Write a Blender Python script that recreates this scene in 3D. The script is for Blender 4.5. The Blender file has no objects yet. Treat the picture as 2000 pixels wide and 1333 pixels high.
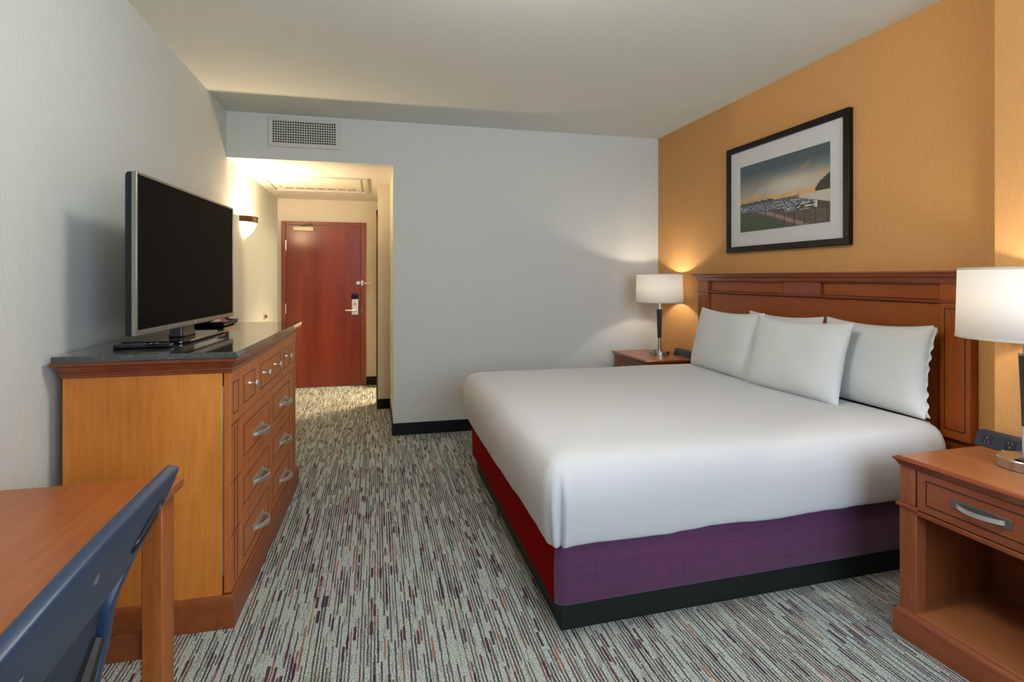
import bpy, bmesh, math, random
from mathutils import Vector, Matrix, noise
random.seed(7)
SC = bpy.context.scene
COL = SC.collection
PI = math.pi
LOC = {}

# ------------------------------------------------------------------ node helpers
def srgb(r, g, b):
    def f(c):
        c /= 255.0
        return c / 12.92 if c <= .04045 else ((c + .055) / 1.055) ** 2.4
    return (f(r), f(g), f(b), 1.0)

class NT:
    def __init__(s, name):
        s.m = bpy.data.materials.new(name); s.m.use_nodes = True
        s.t = s.m.node_tree; s.t.nodes.clear()
        s.out = s.n('ShaderNodeOutputMaterial')
        s.b = s.n('ShaderNodeBsdfPrincipled')
        s.link(s.b.outputs[0], s.out.inputs[0])
    def n(s, typ, **kw):
        nd = s.t.nodes.new(typ)
        for k, v in kw.items(): setattr(nd, k, v)
        return nd
    def link(s, a, b): s.t.links.new(a, b)
    def put(s, sock, v):
        if isinstance(v, bpy.types.NodeSocket): s.link(v, sock)
        else: sock.default_value = v
    def math(s, op, a, b=0.0, clamp=False):
        nd = s.n('ShaderNodeMath', operation=op, use_clamp=clamp)
        s.put(nd.inputs[0], a); s.put(nd.inputs[1], b)
        return nd.outputs[0]
    def coord(s, scale=(1, 1, 1), rot=(0, 0, 0), loc=(0, 0, 0), kind='Object'):
        tc = s.n('ShaderNodeTexCoord'); mp = s.n('ShaderNodeMapping')
        mp.inputs['Scale'].default_value = scale; mp.inputs['Rotation'].default_value = rot; mp.inputs['Location'].default_value = loc
        s.link(tc.outputs[kind], mp.inputs[0]); return mp.outputs[0]
    def noise(s, vec, scale=5, detail=4, rough=.55, dist=0.0):
        nd = s.n('ShaderNodeTexNoise'); s.link(vec, nd.inputs['Vector'])
        nd.inputs['Scale'].default_value = scale; nd.inputs['Detail'].default_value = detail
        nd.inputs['Roughness'].default_value = rough; nd.inputs['Distortion'].default_value = dist
        return nd.outputs[0]
    def ramp(s, fac, stops, interp='LINEAR'):
        nd = s.n('ShaderNodeValToRGB'); cr = nd.color_ramp; cr.interpolation = interp
        while len(cr.elements) < len(stops): cr.elements.new(.5)
        for e, (p, c) in zip(cr.elements, stops): e.position = p; e.color = c
        s.put(nd.inputs[0], fac); return nd.outputs[0]
    def mix(s, fac, a, b, blend='MIX'):
        nd = s.n('ShaderNodeMix', data_type='RGBA', blend_type=blend)
        s.put(nd.inputs[0], fac); s.put(nd.inputs[6], a); s.put(nd.inputs[7], b)
        return nd.outputs[2]
    def bump(s, h, strength=.3, dist=.01):
        nd = s.n('ShaderNodeBump'); nd.inputs['Strength'].default_value = strength; nd.inputs['Distance'].default_value = dist
        s.link(h, nd.inputs['Height']); s.link(nd.outputs[0], s.b.inputs['Normal'])
    def set(s, **kw):
        for k, v in kw.items(): s.put(s.b.inputs[k.replace('_', ' ')], v)
        return s

def plain(name, col, rough=.5, metal=0.0, **kw):
    t = NT(name); t.set(Base_Color=col, Roughness=rough, Metallic=metal, **kw)
    # faint procedural mottling keeps the finish from looking flat
    v = t.coord((1, 1, 1)); nz = t.noise(v, 40, 3)
    c2 = (col[0] * .86, col[1] * .86, col[2] * .86, 1)
    t.set(Base_Color=t.mix(nz, c2, col))
    return t.m

def wood(name, dark, mid, light, axis='Z', scale=1.0, rough=.40, coat=.10, blotch=.5, cloud=0.0):
    t = NT(name)
    sc = {'X': (1.2, 16, 16), 'Y': (16, 1.2, 16), 'Z': (16, 16, 1.2)}[axis]
    v = t.coord(tuple(c * scale for c in sc))
    g = t.noise(v, 1.6, 8, .6, .6)
    fine = t.noise(t.coord(tuple(c * scale * 7 for c in sc)), 2.0, 4, .6)
    bl = t.noise(t.coord((1, 1, 1)), 4.5, 3, .5, .4)
    c = t.ramp(g, [(.28, dark), (.5, mid), (.74, light)])
    c = t.mix(t.math('MULTIPLY', bl, blotch), c, mid)
    if cloud:
        b2 = t.noise(t.coord((1, 1, .7)), 3.2, 4, .55, .6)
        c = t.mix(cloud, c, t.ramp(b2, [(.3, dark), (.5, mid), (.72, light)]))
    fr = t.ramp(fine, [(.3, (.82, .80, .78, 1)), (.6, (1, 1, 1, 1))])
    c = t.mix(1.0, c, fr, 'MULTIPLY')
    t.set(Base_Color=c, Roughness=rough, Coat_Weight=coat, Coat_Roughness=.2, Specular_IOR_Level=.35)
    t.bump(fine, .04, .002)
    return t.m

def wallpaper(name, c1, c2, rough=.85):
    t = NT(name)
    v = t.noise(t.coord((420, 420, 16)), 1.0, 2, .6)
    w = t.noise(t.coord((30, 30, 420)), 1.0, 2, .6)
    h = t.math('ADD', t.math('MULTIPLY', v, .75), t.math('MULTIPLY', w, .25))
    t.set(Base_Color=t.ramp(h, [(.36, c1), (.62, c2)]), Roughness=rough)
    t.bump(h, .12, .002)
    return t.m

M = {}
M['wall'] = wallpaper('linen_wallpaper', srgb(197, 202, 196), srgb(208, 213, 207))
M['wall_paint'] = wallpaper('pale_wallpaper', srgb(198, 200, 193), srgb(204, 206, 199))
M['corridor'] = wallpaper('corridor_wallpaper', srgb(200, 192, 172), srgb(212, 205, 186))
M['orange'] = wallpaper('ochre_wallpaper', srgb(194, 140, 80), srgb(206, 153, 92))
t = NT('stipple_ceiling'); nz = t.noise(t.coord((1, 1, 1)), 140, 3, .65)
t.set(Base_Color=t.ramp(nz, [(.3, srgb(206, 211, 204)), (.7, srgb(216, 221, 214))]), Roughness=.9); t.bump(nz, .4, .003); M['ceiling'] = t.m
t = NT('painted_soffit'); nz = t.noise(t.coord((1, 1, 1)), 90, 3, .6)
t.set(Base_Color=t.ramp(nz, [(.3, srgb(214, 208, 194)), (.7, srgb(222, 217, 204))]), Roughness=.8); t.bump(nz, .15, .002); M['soffit'] = t.m

M['maple'] = wood('amber_cherry', srgb(178, 102, 36), srgb(206, 126, 48), srgb(222, 144, 62), 'Z', .30, blotch=.7, cloud=.62)
M['leg'] = wood('desk_leg_cherry', srgb(146, 78, 30), srgb(164, 92, 38), srgb(180, 108, 50), 'Z', .6)
M['maple_y'] = wood('amber_cherry_lengthwise', srgb(118, 58, 26), srgb(134, 70, 32), srgb(148, 82, 40), 'Y', .6)
M['front'] = wood('cherry_drawer_front', srgb(166, 88, 36), srgb(186, 104, 46), srgb(200, 120, 58), 'Z', .8)
M['red_edge'] = wood('dark_cherry_moulding', srgb(112, 50, 24), srgb(130, 62, 30), srgb(146, 74, 40), 'Y', .7, .28, .4)
M['desk_top'] = wood('desk_veneer', srgb(146, 76, 30), srgb(164, 90, 38), srgb(178, 104, 48), 'Y', 1.0, .34, .3, .2)
M['head'] = wood('headboard_cherry', srgb(130, 60, 14), srgb(148, 72, 18), srgb(162, 86, 26), 'Y', .6)
M['head_v'] = wood('headboard_cherry_upright', srgb(130, 60, 14), srgb(148, 72, 18), srgb(162, 86, 26), 'Z', .6)
M['night'] = wood('nightstand_cherry', srgb(120, 60, 32), srgb(138, 74, 41), srgb(152, 88, 51), 'Y', .6)
M['night_v'] = wood('nightstand_cherry_upright', srgb(122, 62, 32), srgb(140, 76, 41), srgb(154, 90, 51), 'Z', .6)
M['night_top'] = wood('nightstand_top_veneer', srgb(146, 86, 50), srgb(162, 100, 58), srgb(176, 113, 68), 'Y', 1.0, .36, .25, .2)
M['door'] = wood('mahogany_door', srgb(90, 32, 16), srgb(114, 43, 21), srgb(132, 57, 29), 'Z', .28, .3, .35, .3)
M['jamb'] = wood('mahogany_frame', srgb(112, 48, 24), srgb(126, 56, 28), srgb(138, 66, 34), 'Z', .6, .35, .2)
M['groove'] = plain('dark_groove', srgb(52, 24, 12), .6)
M['void'] = plain('dark_void', srgb(10, 10, 10), .9)
M['steel'] = plain('brushed_nickel', srgb(222, 219, 212), .34, .85)
M['lampmetal'] = plain('satin_nickel_lamp_metal', srgb(206, 203, 196), .26, 1.0)
M['steel_dark'] = plain('pewter_plate', srgb(132, 128, 124), .42, .85)
M['black'] = plain('black_plastic', srgb(22, 24, 27), .4)
M['gloss'] = plain('gloss_black_plastic', srgb(16, 17, 19), .08)
M['screen'] = plain('switched_off_screen', srgb(10, 10, 10), .6, Specular_IOR_Level=.05)
M['bezel'] = plain('silver_bezel', srgb(150, 148, 144), .3, .85)
M['tvback'] = plain('slate_tv_shell', srgb(22, 28, 36), .5, Specular_IOR_Level=.3)
M['vent'] = plain('cream_enamel', srgb(205, 203, 190), .55)
M['cream'] = plain('cream_plastic', srgb(216, 204, 172), .45)
M['chairp'] = plain('charcoal_blue_plastic', srgb(32, 54, 80), .42)
M['armpad'] = plain('dark_arm_pad', srgb(22, 30, 40), .8, Specular_IOR_Level=.2)
M['strip'] = plain('power_strip_shell', srgb(38, 46, 62), .42)
M['socket'] = plain('socket_face', srgb(24, 27, 34), .4)
M['plinth'] = plain('black_bed_plinth', srgb(24, 30, 28), .5, Specular_IOR_Level=.3)
M['stitch'] = plain('lamp_bulb_glass', srgb(250, 240, 220), .3)
M['frame'] = plain('black_picture_frame', srgb(13, 12, 12), .35, Specular_IOR_Level=.25)
M['mat'] = plain('white_mat_board', srgb(205, 206, 203), .8)
M['hinge'] = plain('satin_hinge', srgb(205, 202, 196), .35, 1.0)

# carpet -------------------------------------------------------------
def carpet():
    t = NT('striped_loop_carpet')
    sep = t.n('ShaderNodeSeparateXYZ'); t.link(t.coord((1, 1, 1)), sep.inputs[0])
    wob = t.noise(t.coord((60, 30, 1)), 1.0, 2, .5)
    X = t.math('ADD', sep.outputs[0], t.math('MULTIPLY', t.math('SUBTRACT', wob, .5), .006)); Y = sep.outputs[1]
    def wn1(v, k):
        nd = t.n('ShaderNodeTexWhiteNoise', noise_dimensions='1D'); t.put(nd.inputs['W'], t.math('ADD', v, k)); return nd.outputs[0]
    def wn2(a, b, k):
        cb = t.n('ShaderNodeCombineXYZ'); t.put(cb.inputs[0], a); t.put(cb.inputs[1], b); cb.inputs[2].default_value = k
        nd = t.n('ShaderNodeTexWhiteNoise', noise_dimensions='3D'); t.link(cb.outputs[0], nd.inputs['Vector']); return nd.outputs[0]
    def layer(pitch, seglen, width, prob, k):
        u = t.math('DIVIDE', X, pitch); c = t.math('FLOOR', u); f = t.math('FRACT', u)
        y = t.math('ADD', t.math('DIVIDE', Y, seglen), t.math('MULTIPLY', wn1(c, k), 37.0))
        s = t.math('FLOOR', y); r = wn2(c, s, k + .37)
        on = t.math('LESS_THAN', r, prob)
        wv = t.math('ADD', width * .65, t.math('MULTIPLY', wn2(c, s, k + 5.1), width * .7))
        inn = t.math('LESS_THAN', t.math('ABSOLUTE', t.math('SUBTRACT', f, .5)), t.math('MULTIPLY', wv, .5))
        return t.math('MULTIPLY', on, inn), wn2(c, s, k + 9.3)
    h1 = t.noise(t.coord((1, 1, 1)), 210, 2, .7)
    h2 = t.noise(t.coord((1, 1, 1)), 7, 3, .5)
    base = t.ramp(h1, [(.34, srgb(80, 89, 84)), (.47, srgb(160, 169, 160)), (.62, srgb(208, 217, 207))])
    base = t.mix(t.math('MULTIPLY', h2, .3), base, srgb(142, 150, 142))
    m1, r1 = layer(.0125, .20, .42, .66, 1.0)
    m1b, r1b = layer(.0075, .06, .5, .25, 31.0)
    m2, r2 = layer(.0125, .085, .72, .10, 11.0)
    m3, r3 = layer(.0125, .13, .50, .055, 21.0)
    dk = t.ramp(r1, [(0, srgb(48, 38, 46)), (.6, srgb(62, 46, 56)), (1, srgb(96, 62, 52))])
    c = t.mix(t.math('MULTIPLY', m1b, .55), base, srgb(92, 78, 78))
    c = t.mix(t.math('MULTIPLY', m1, .9), c, dk)
    c = t.mix(t.math('MULTIPLY', m2, .95), c, t.ramp(r2, [(0, srgb(62, 40, 60)), (.6, srgb(78, 50, 66)), (1, srgb(96, 50, 52))]))
    c = t.mix(t.math('MULTIPLY', m3, .9), c, t.ramp(r3, [(0, srgb(160, 104, 72)), (.6, srgb(128, 82, 70)), (1, srgb(106, 64, 66))]))
    fz = t.ramp(h1, [(.35, (.7, .7, .7, 1)), (.6, (1, 1, 1, 1))])
    c = t.mix(.55, c, fz, 'MULTIPLY')
    t.set(Base_Color=c, Roughness=.95, Specular_IOR_Level=.1)
    t.bump(t.math('SUBTRACT', h1, t.math('MULTIPLY', m1, .35)), .3, .005)
    return t.m
M['carpet'] = carpet()

# stone, cloth -------------------------------------------------------
def granite():
    t = NT('polished_dark_granite')
    vo = t.n('ShaderNodeTexVoronoi'); t.link(t.coord((1, 1, 1)), vo.inputs['Vector']); vo.inputs['Scale'].default_value = 240
    n2 = t.noise(t.coord((1, 1, 1)), 60, 5, .7)
    c = t.ramp(n2, [(.35, srgb(16, 20, 22)), (.52, srgb(34, 40, 42)), (.66, srgb(76, 80, 80)), (.8, srgb(140, 140, 134))])
    c = t.mix(.45, c, t.ramp(vo.outputs['Distance'], [(0, srgb(20, 22, 24)), (.6, srgb(56, 60, 60))]))
    t.set(Base_Color=c, Roughness=.07, Specular_IOR_Level=.9, Coat_Weight=.7, Coat_Roughness=.04); return t.m
M['granite'] = granite()

def cloth(name, c1, c2, weave=900, rough=.85, bump=.12, sheen=.2):
    t = NT(name)
    a = t.noise(t.coord((weave, weave, weave * .12)), 1, 2); b = t.noise(t.coord((weave * .12, weave * .12, weave)), 1, 2)
    wv = t.math('MULTIPLY', t.math('ADD', a, b), .5)
    lg = t.noise(t.coord((1, 1, 1)), 3.0, 3, .5)
    t.set(Base_Color=t.mix(t.math('ADD', t.math('MULTIPLY', wv, .6), t.math('MULTIPLY', lg, .3)), c1, c2), Roughness=rough, Sheen_Weight=sheen)
    t.bump(t.math('ADD', t.math('MULTIPLY', wv, .25), t.math('MULTIPLY', lg, 1.0)), bump, .01)
    return t.m
M['sheet'] = cloth('white_cotton_sheet', srgb(190, 191, 191), srgb(202, 203, 203), 500, .8, .15)
M['pillow'] = cloth('white_cotton_pillowcase', srgb(204, 206, 203), srgb(216, 218, 215), 500, .8, .22)
def purple():
    t = NT('purple_cover_fabric')
    a = t.noise(t.coord((1.5, 1.5, 420)), 1, 3, .7); b = t.noise(t.coord((420, 420, 2)), 1, 3, .7)
    lw = t.n('ShaderNodeLayerWeight'); lw.inputs[0].default_value = .5
    wv = t.math('MULTIPLY', t.math('ADD', a, b), .5)
    c = t.ramp(wv, [(.36, srgb(64, 20, 56)), (.5, srgb(82, 32, 73)), (.66, srgb(98, 47, 90))])
    # purple only; faces turned to the room's left take the crimson material
    geo = t.n('ShaderNodeNewGeometry'); sp = t.n('ShaderNodeSeparateXYZ'); t.link(geo.outputs['True Normal'], sp.inputs[0])
    t.set(Base_Color=c, Roughness=.7, Sheen_Weight=.3); t.bump(wv, .25, .003); return t
M['skirt'] = purple().m
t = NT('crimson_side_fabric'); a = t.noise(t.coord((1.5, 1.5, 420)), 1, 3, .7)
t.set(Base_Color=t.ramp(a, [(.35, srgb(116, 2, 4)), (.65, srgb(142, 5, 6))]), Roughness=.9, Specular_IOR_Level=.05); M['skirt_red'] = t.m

def translucent(name, col, trans=.5, emit=0.0, ecol=None):
    t = NT(name); t.t.nodes.remove(t.b)
    wv = t.noise(t.coord((300, 300, 300)), 1, 2)
    c = t.mix(wv, tuple(x * .93 for x in col[:3]) + (1,), col)
    d = t.n('ShaderNodeBsdfDiffuse'); tr = t.n('ShaderNodeBsdfTranslucent'); mx = t.n('ShaderNodeMixShader')
    t.link(c, d.inputs[0]); t.link(c, tr.inputs[0]); mx.inputs[0].default_value = trans
    t.link(d.outputs[0], mx.inputs[1]); t.link(tr.outputs[0], mx.inputs[2])
    o = mx.outputs[0]
    if emit:
        e = t.n('ShaderNodeEmission'); e.inputs[0].default_value = ecol or col; e.inputs[1].default_value = emit
        ad = t.n('ShaderNodeAddShader'); t.link(o, ad.inputs[0]); t.link(e.outputs[0], ad.inputs[1]); o = ad.outputs[0]
    t.link(o, t.out.inputs[0]); return t.m
M['shade'] = translucent('white_linen_shade', (.90, .89, .86, 1), .45)
M['dome'] = translucent('opal_dome_glass', (.9, .88, .84, 1), .5, 3.0, (1, .92, .80, 1))
M['sconce_glass'] = translucent('frosted_sconce_glass', (.9, .86, .75, 1), .5, 1.6, (1, .78, .48, 1))
t = NT('glowing_bulb'); t.t.nodes.remove(t.b); e = t.n('ShaderNodeEmission'); e.inputs[0].default_value = (1, .72, .42, 1); e.inputs[1].default_value = 25
t.link(e.outputs[0], t.out.inputs[0]); M['bulb'] = t.m
def mesh_fabric():
    t = NT('chair_mesh_fabric')
    w = t.n('ShaderNodeTexWave', wave_type='BANDS', bands_direction='Y'); t.link(t.coord((1, 1, 1)), w.inputs['Vector']); w.inputs['Scale'].default_value = 60; w.inputs['Distortion'].default_value = .3
    t.set(Base_Color=t.ramp(w.outputs[0], [(.2, srgb(16, 24, 34)), (.8, srgb(52, 70, 90))]), Roughness=.6)
    t.set(Alpha=t.ramp(w.outputs[0], [(.1, (.8, .8, .8, 1)), (.4, (1, 1, 1, 1))])); t.bump(w.outputs[0], .4, .002); return t.m
M['mesh'] = mesh_fabric()

# ------------------------------------------------------------------ mesh helpers
class MB:
    def __init__(s): s.v = []; s.f = []
    def add(s, vs, fs):
        o = len(s.v); s.v += [tuple(v) for v in vs]; s.f += [tuple(i + o for i in f) for f in fs]; return s
    def box(s, x0, x1, y0, y1, z0, z1):
        return s.add([(x0, y0, z0), (x1, y0, z0), (x1, y1, z0), (x0, y1, z0), (x0, y0, z1), (x1, y0, z1), (x1, y1, z1), (x0, y1, z1)],
                     [(0, 3, 2, 1), (4, 5, 6, 7), (0, 1, 5, 4), (1, 2, 6, 5), (2, 3, 7, 6), (3, 0, 4, 7)])
    def loft(s, rings, cap0=True, cap1=True, closed=True):
        n = len(rings[0]); vs = [p for r in rings for p in r]; fs = []
        for i in range(len(rings) - 1):
            for j in range(n if closed else n - 1):
                k = (j + 1) % n
                fs.append((i * n + j, i * n + k, (i + 1) * n + k, (i + 1) * n + j))
        if cap0: fs.append(tuple(reversed(range(n))))
        if cap1: fs.append(tuple((len(rings) - 1) * n + j for j in range(n)))
        return s.add(vs, fs)
    def lathe(s, c, prof, n=32, axis='Z', cap=True, a0=0, a1=2 * PI):
        full = abs(a1 - a0 - 2 * PI) < 1e-6; m = n if full else n + 1
        rings = []
        for r, h in prof:
            ring = []
            for j in range(m):
                a = a0 + (a1 - a0) * j / n; p, q = r * math.cos(a), r * math.sin(a)
                ring.append({'Z': (c[0] + p, c[1] + q, c[2] + h), 'X': (c[0] + h, c[1] + p, c[2] + q), 'Y': (c[0] + q, c[1] + h, c[2] + p)}[axis])
            rings.append(ring)
        return s.loft(rings, cap, cap, full)
    def tube(s, pts, r, n=10):
        pts = [Vector(p) for p in pts]; rings = []; up = Vector((0, 0, 1))
        for i, p in enumerate(pts):
            d = (pts[min(i + 1, len(pts) - 1)] - pts[max(i - 1, 0)]).normalized()
            a = d.cross(up)
            if a.length < .05: a = d.cross(Vector((1, 0, 0)))
            a.normalize(); b = d.cross(a).normalized()
            rr = r[i] if isinstance(r, (list, tuple)) else r
            rings.append([tuple(p + (a * math.cos(2 * PI * j / n) + b * math.sin(2 * PI * j / n)) * rr) for j in range(n)])
        return s.loft(rings)
    def rectring(s, prof, x0, x1, y0, y1):
        """a moulding or slab: stacked rectangles, prof = [(grow, z)]; grow may be (x-,x+,y-,y+)"""
        rings = []
        for g, z in prof:
            a, b, c, d = g if isinstance(g, tuple) else (g, g, g, g)
            rings.append([(x0 - a, y0 - c, z), (x1 + b, y0 - c, z), (x1 + b, y1 + d, z), (x0 - a, y1 + d, z)])
        return s.loft(rings)
    def grid(s, fn, nu, nv, keep=None):
        vs = [fn(i / nu, j / nv) for j in range(nv + 1) for i in range(nu + 1)]
        fs = [(j * (nu + 1) + i, j * (nu + 1) + i + 1, (j + 1) * (nu + 1) + i + 1, (j + 1) * (nu + 1) + i)
              for j in range(nv) for i in range(nu) if keep is None or keep(i, j)]
        return s.add(vs, fs)
    def build(s, name, mat, parent=None, bevel=0.0, seg=2, smooth=True, xf=None, at=None, angle=35, subsurf=0, solid=0.0, weld=False):
        off = Vector(LOC.get(parent.name, (0, 0, 0))) if parent else Vector(at or (0, 0, 0))
        vs = [tuple(Vector(xf(*v) if xf else v) - off) for v in s.v]
        me = bpy.data.meshes.new(name); me.from_pydata(vs, [], s.f)
        bm = bmesh.new(); bm.from_mesh(me)
        if weld: bmesh.ops.remove_doubles(bm, verts=bm.verts, dist=1e-5)
        bm.verts.ensure_lookup_table()
        bmesh.ops.delete(bm, geom=[v for v in bm.verts if not v.link_faces], context='VERTS')
        bmesh.ops.recalc_face_normals(bm, faces=bm.faces); bm.to_mesh(me); bm.free()
        for m in (mat if isinstance(mat, list) else [mat]): me.materials.append(m)
        o = bpy.data.objects.new(name, me); COL.objects.link(o)
        if smooth:
            me.shade_smooth(); me.set_sharp_from_angle(angle=math.radians(angle))
        if solid: md = o.modifiers.new('thickness', 'SOLIDIFY'); md.thickness = solid; md.offset = 0
        if bevel:
            md = o.modifiers.new('bevel', 'BEVEL'); md.width = bevel; md.segments = seg; md.limit_method = 'ANGLE'; md.angle_limit = math.radians(40); md.harden_normals = False
        if subsurf: md = o.modifiers.new('sub', 'SUBSURF'); md.levels = subsurf; md.render_levels = subsurf
        if parent: o.parent = parent; LOC[o.name] = tuple(off)
        else: o.location = off; LOC[o.name] = tuple(off)
        return o

def B(*a): return MB().box(*a)

def tag(o, label, cat, group=None):
    o['label'] = label; o['category'] = cat
    if group: o['group'] = group
    return o
def thing(name, label, cat, loc=(0, 0, 0), rz=0.0, group=None, local=False):
    o = bpy.data.objects.new(name, None); COL.objects.link(o)
    o.empty_display_size = .1; o.location = loc; o.rotation_euler = (0, 0, rz)
    LOC[o.name] = (0, 0, 0) if local else tuple(loc)
    return tag(o, label, cat, group)
def struct(o):
    o['kind'] = 'structure'; return o
def kids(o): return [c for c in bpy.data.objects if c.parent == o]
def dup(root, label=None, loc=None, rz=None):
    r = root.copy(); COL.objects.link(r)
    if label: r['label'] = label
    if loc is not None: r.location = loc
    if rz is not None: r.rotation_euler = (0, 0, rz)
    for ch in kids(root):
        c = ch.copy(); COL.objects.link(c); c.parent = r
        for g in kids(ch):
            d = g.copy(); COL.objects.link(d); d.parent = c
    return r
def dup_part(o, delta):
    c = o.copy(); COL.objects.link(c); c.parent = o.parent; c.location = Vector(o.location) + Vector(delta)
    for g in kids(o):
        d = g.copy(); COL.objects.link(d); d.parent = c
    return c
def pointlight(name, loc, energy, col, r, parent=None):
    l = bpy.data.lights.new(name, 'POINT'); l.energy = energy; l.color = col; l.shadow_soft_size = r
    o = bpy.data.objects.new(name, l); COL.objects.link(o); o.location = loc
    if parent: o.parent = parent; o.location = Vector(loc) - Vector(LOC[parent.name])
    return o

# ------------------------------------------------------------------ dimensions of the room
XL, XR, YN, YB, ZC = -1.19, 2.69, -1.25, 4.966, 2.745
YD, ZS = 7.40, 2.366            # corridor end, corridor ceiling
XC, XP, YP = .143, .016, 6.01   # corridor corner, return wall

struct(B(XL - .1, XR + .1, YN - .1, YD + .3, -.12, 0).build('floor', M['carpet'], smooth=False))
struct(B(XL - .1, XR + .1, YN - .1, YB + .12, ZC, ZC + .12).build('ceiling', M['ceiling'], smooth=False))
struct(B(XL - .1, 1.75, YB + .12, YD + .1, ZS, ZS + .1).build('ceiling_corridor', M['soffit'], smooth=False))
struct(B(XL - .1, XL, YN - .1, YD + .1, 0, ZC).build('wall_left', M['wall'], smooth=False))
mb = B(XC, XR + .1, YB, YB + .12, 0, ZC); mb.box(XL, XC, YB, YB + .12, ZS + .0, ZC)
struct(mb.build('wall_back', M['wall_paint'], smooth=False))
struct(B(XR, XR + .1, YN - .1, YB, 0, ZC).build('wall_right', M['orange'], smooth=False))
struct(B(2.505, XR, YN, 1.775, 0, ZC).build('wall_right_pier', M['orange'], smooth=False))
WX0, WX1 = .35, 2.40
mb = B(XL - .1, WX0, YN - .1, YN, 0, ZC); mb.box(WX1, XR + .1, YN - .1, YN, 0, ZC); mb.box(WX0, WX1, YN - .1, YN, 0, .85); mb.box(WX0, WX1, YN - .1, YN, 2.66, ZC)
struct(mb.build('wall_front', M['wall'], smooth=False))
mb = MB()
for x0, x1 in ((WX0, WX0 + .06), (1.345, 1.405), (WX1 - .06, WX1)): mb.box(x0, x1, YN - .08, YN - .02, .85, 2.66)
mb.box(WX0 + .06, WX1 - .06, YN - .08, YN - .02, .85, .91); mb.box(WX0 + .06, WX1 - .06, YN - .08, YN - .02, 2.60, 2.66)
struct(mb.build('window_1', M['vent'], bevel=.004))
# corridor
struct(B(XL, XP + .02, YD, YD + .12, 0, ZS).build('wall_corridor_end', M['corridor'], smooth=False))
mb = B(XC, XC + .1, YB + .12, YP, 0, ZS)
struct(mb.build('wall_corridor_right', M['corridor'], smooth=False))
struct(B(XP, XC + .3, YP, YP + .11, 0, ZS).build('wall_corridor_return', M['corridor'], smooth=False))
mb = B(XP, XP + .1, YP + .11, 6.30, 0, ZS); mb.box(XP, XP + .1, 7.16, YD + .1, 0, ZS); mb.box(XP, XP + .1, 6.30, 7.16, 2.05, ZS)
struct(mb.build('wall_corridor_side', M['corridor'], smooth=False))
mb = B(1.6, 1.7, YP + .05, YD + .1, 0, ZS); mb.box(XP + .1, 1.6, YD + .02, YD + .1, 0, ZS); mb.box(XC + .3, 1.6, YP, YP + .1, 0, ZS)
struct(mb.build('wall_bathroom', M['soffit'], smooth=False))
mb = MB()
mb.box(XP - .016, XP, 6.23, 6.30, 0, 2.12); mb.box(XP - .016, XP, 7.16, 7.23, 0, 2.12); mb.box(XP - .016, XP, 6.23, 7.23, 2.05, 2.12)
struct(mb.build('trim_1', M['jamb'], bevel=.003))
# baseboards (black vinyl cove)
M['base'] = plain('black_vinyl_base', srgb(14, 17, 18), .45, Specular_IOR_Level=.3)
def baseb(name, x0, x1, y0, y1): struct(B(x0, x1, y0, y1, 0, .107).build(name, M['base'], bevel=.003))
baseb('baseboard_back', XC - .006, XR, YB - .008, YB)
baseb('baseboard_right', XR - .008, XR, 1.775, YB - .008)
baseb('baseboard_left', XL, XL + .008, YN, YD)
baseb('baseboard_corridor_right', XC - .008, XC, YB, YP)
baseb('baseboard_return', XP - .006, XC - .008, YP - .008, YP)
baseb('baseboard_corridor_side', XP - .008, XP, YP, 6.23)
baseb('baseboard_corridor_end', -.125, XP - .008, YD - .008, YD)

# ------------------------------------------------------------------ entrance door
DX0, DX1, DZ = -1.092, -.192, 2.035
mb = MB(); e = .052
mb.box(DX0 - e, DX0 - .004, YD - .03, YD + .02, 0, DZ + .05); mb.box(DX1 + .004, DX1 + e + .012, YD - .03, YD + .02, 0, DZ + .05); mb.box(DX0 - .004, DX1 + .004, YD - .03, YD + .02, DZ + .004, DZ + .05)
df = struct(mb.build('trim_door_frame', M['jamb'], bevel=.004))
door = struct(B(DX0, DX1, YD - .018, YD - .001, .008, DZ).build('door_1', M['door'], bevel=.002))
h = MB()
h.lathe((DX0 - .002, YD - .024, 1.725), [(.009, 0), (.009, .125)], 12); h.lathe((DX0 - .002, YD - .024, 1.722), [(.006, -.006), (.01, 0)], 12)
hg = h.build('hinge', M['hinge'], door); dup_part(hg, (0, 0, -.79)); dup_part(hg, (0, 0, -1.5))
cl = B(-1.0, -.765, YD - .075, YD - .018, 1.966, 2.018).build('door_closer', M['cream'], door, bevel=.008)
MB().tube([(-.90, YD - .06, 2.022), (-.90, YD - .06, 2.034), (-.79, YD - .10, 2.045), (-.86, YD - .035, 2.052)], .009).build('closer_arm', M['steel_dark'], cl)
lk = B(-.306, -.222, YD - .036, YD - .018, .905, 1.11).build('lock_plate', M['steel'], door, bevel=.012, seg=3)
B(-.306, -.222, YD - .05, YD - .018, 1.11, 1.175).build('card_reader', M['gloss'], lk, bevel=.012, seg=3)
mb = MB(); mb.tube([(-.255, YD - .036, .965), (-.255, YD - .075, .965), (-.27, YD - .085, .966), (-.38, YD - .085, .968)], [.012, .012, .011, .009])
mb.build('lever_handle', M['steel'], lk)
MB().lathe((-.264, YD - .04, 1.045), [(.013, 0), (.013, .006)], 16, 'Y').build('deadbolt_turn', M['steel_dark'], lk)
g = MB(); g.box(-.245, -.205, YD - .03, YD - .018, 1.295, 1.335)
g.tube([(-.23, YD - .035, 1.315), (-.18, YD - .05, 1.318), (-.15, YD - .055, 1.318), (-.05, YD - .07, 1.312)], .006)
g.tube([(-.15, YD - .055, 1.302), (-.05, YD - .07, 1.300), (-.045, YD - .07, 1.306), (-.05, YD - .07, 1.312)], .006)
g.build('door_guard', M['steel'], door)
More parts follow.
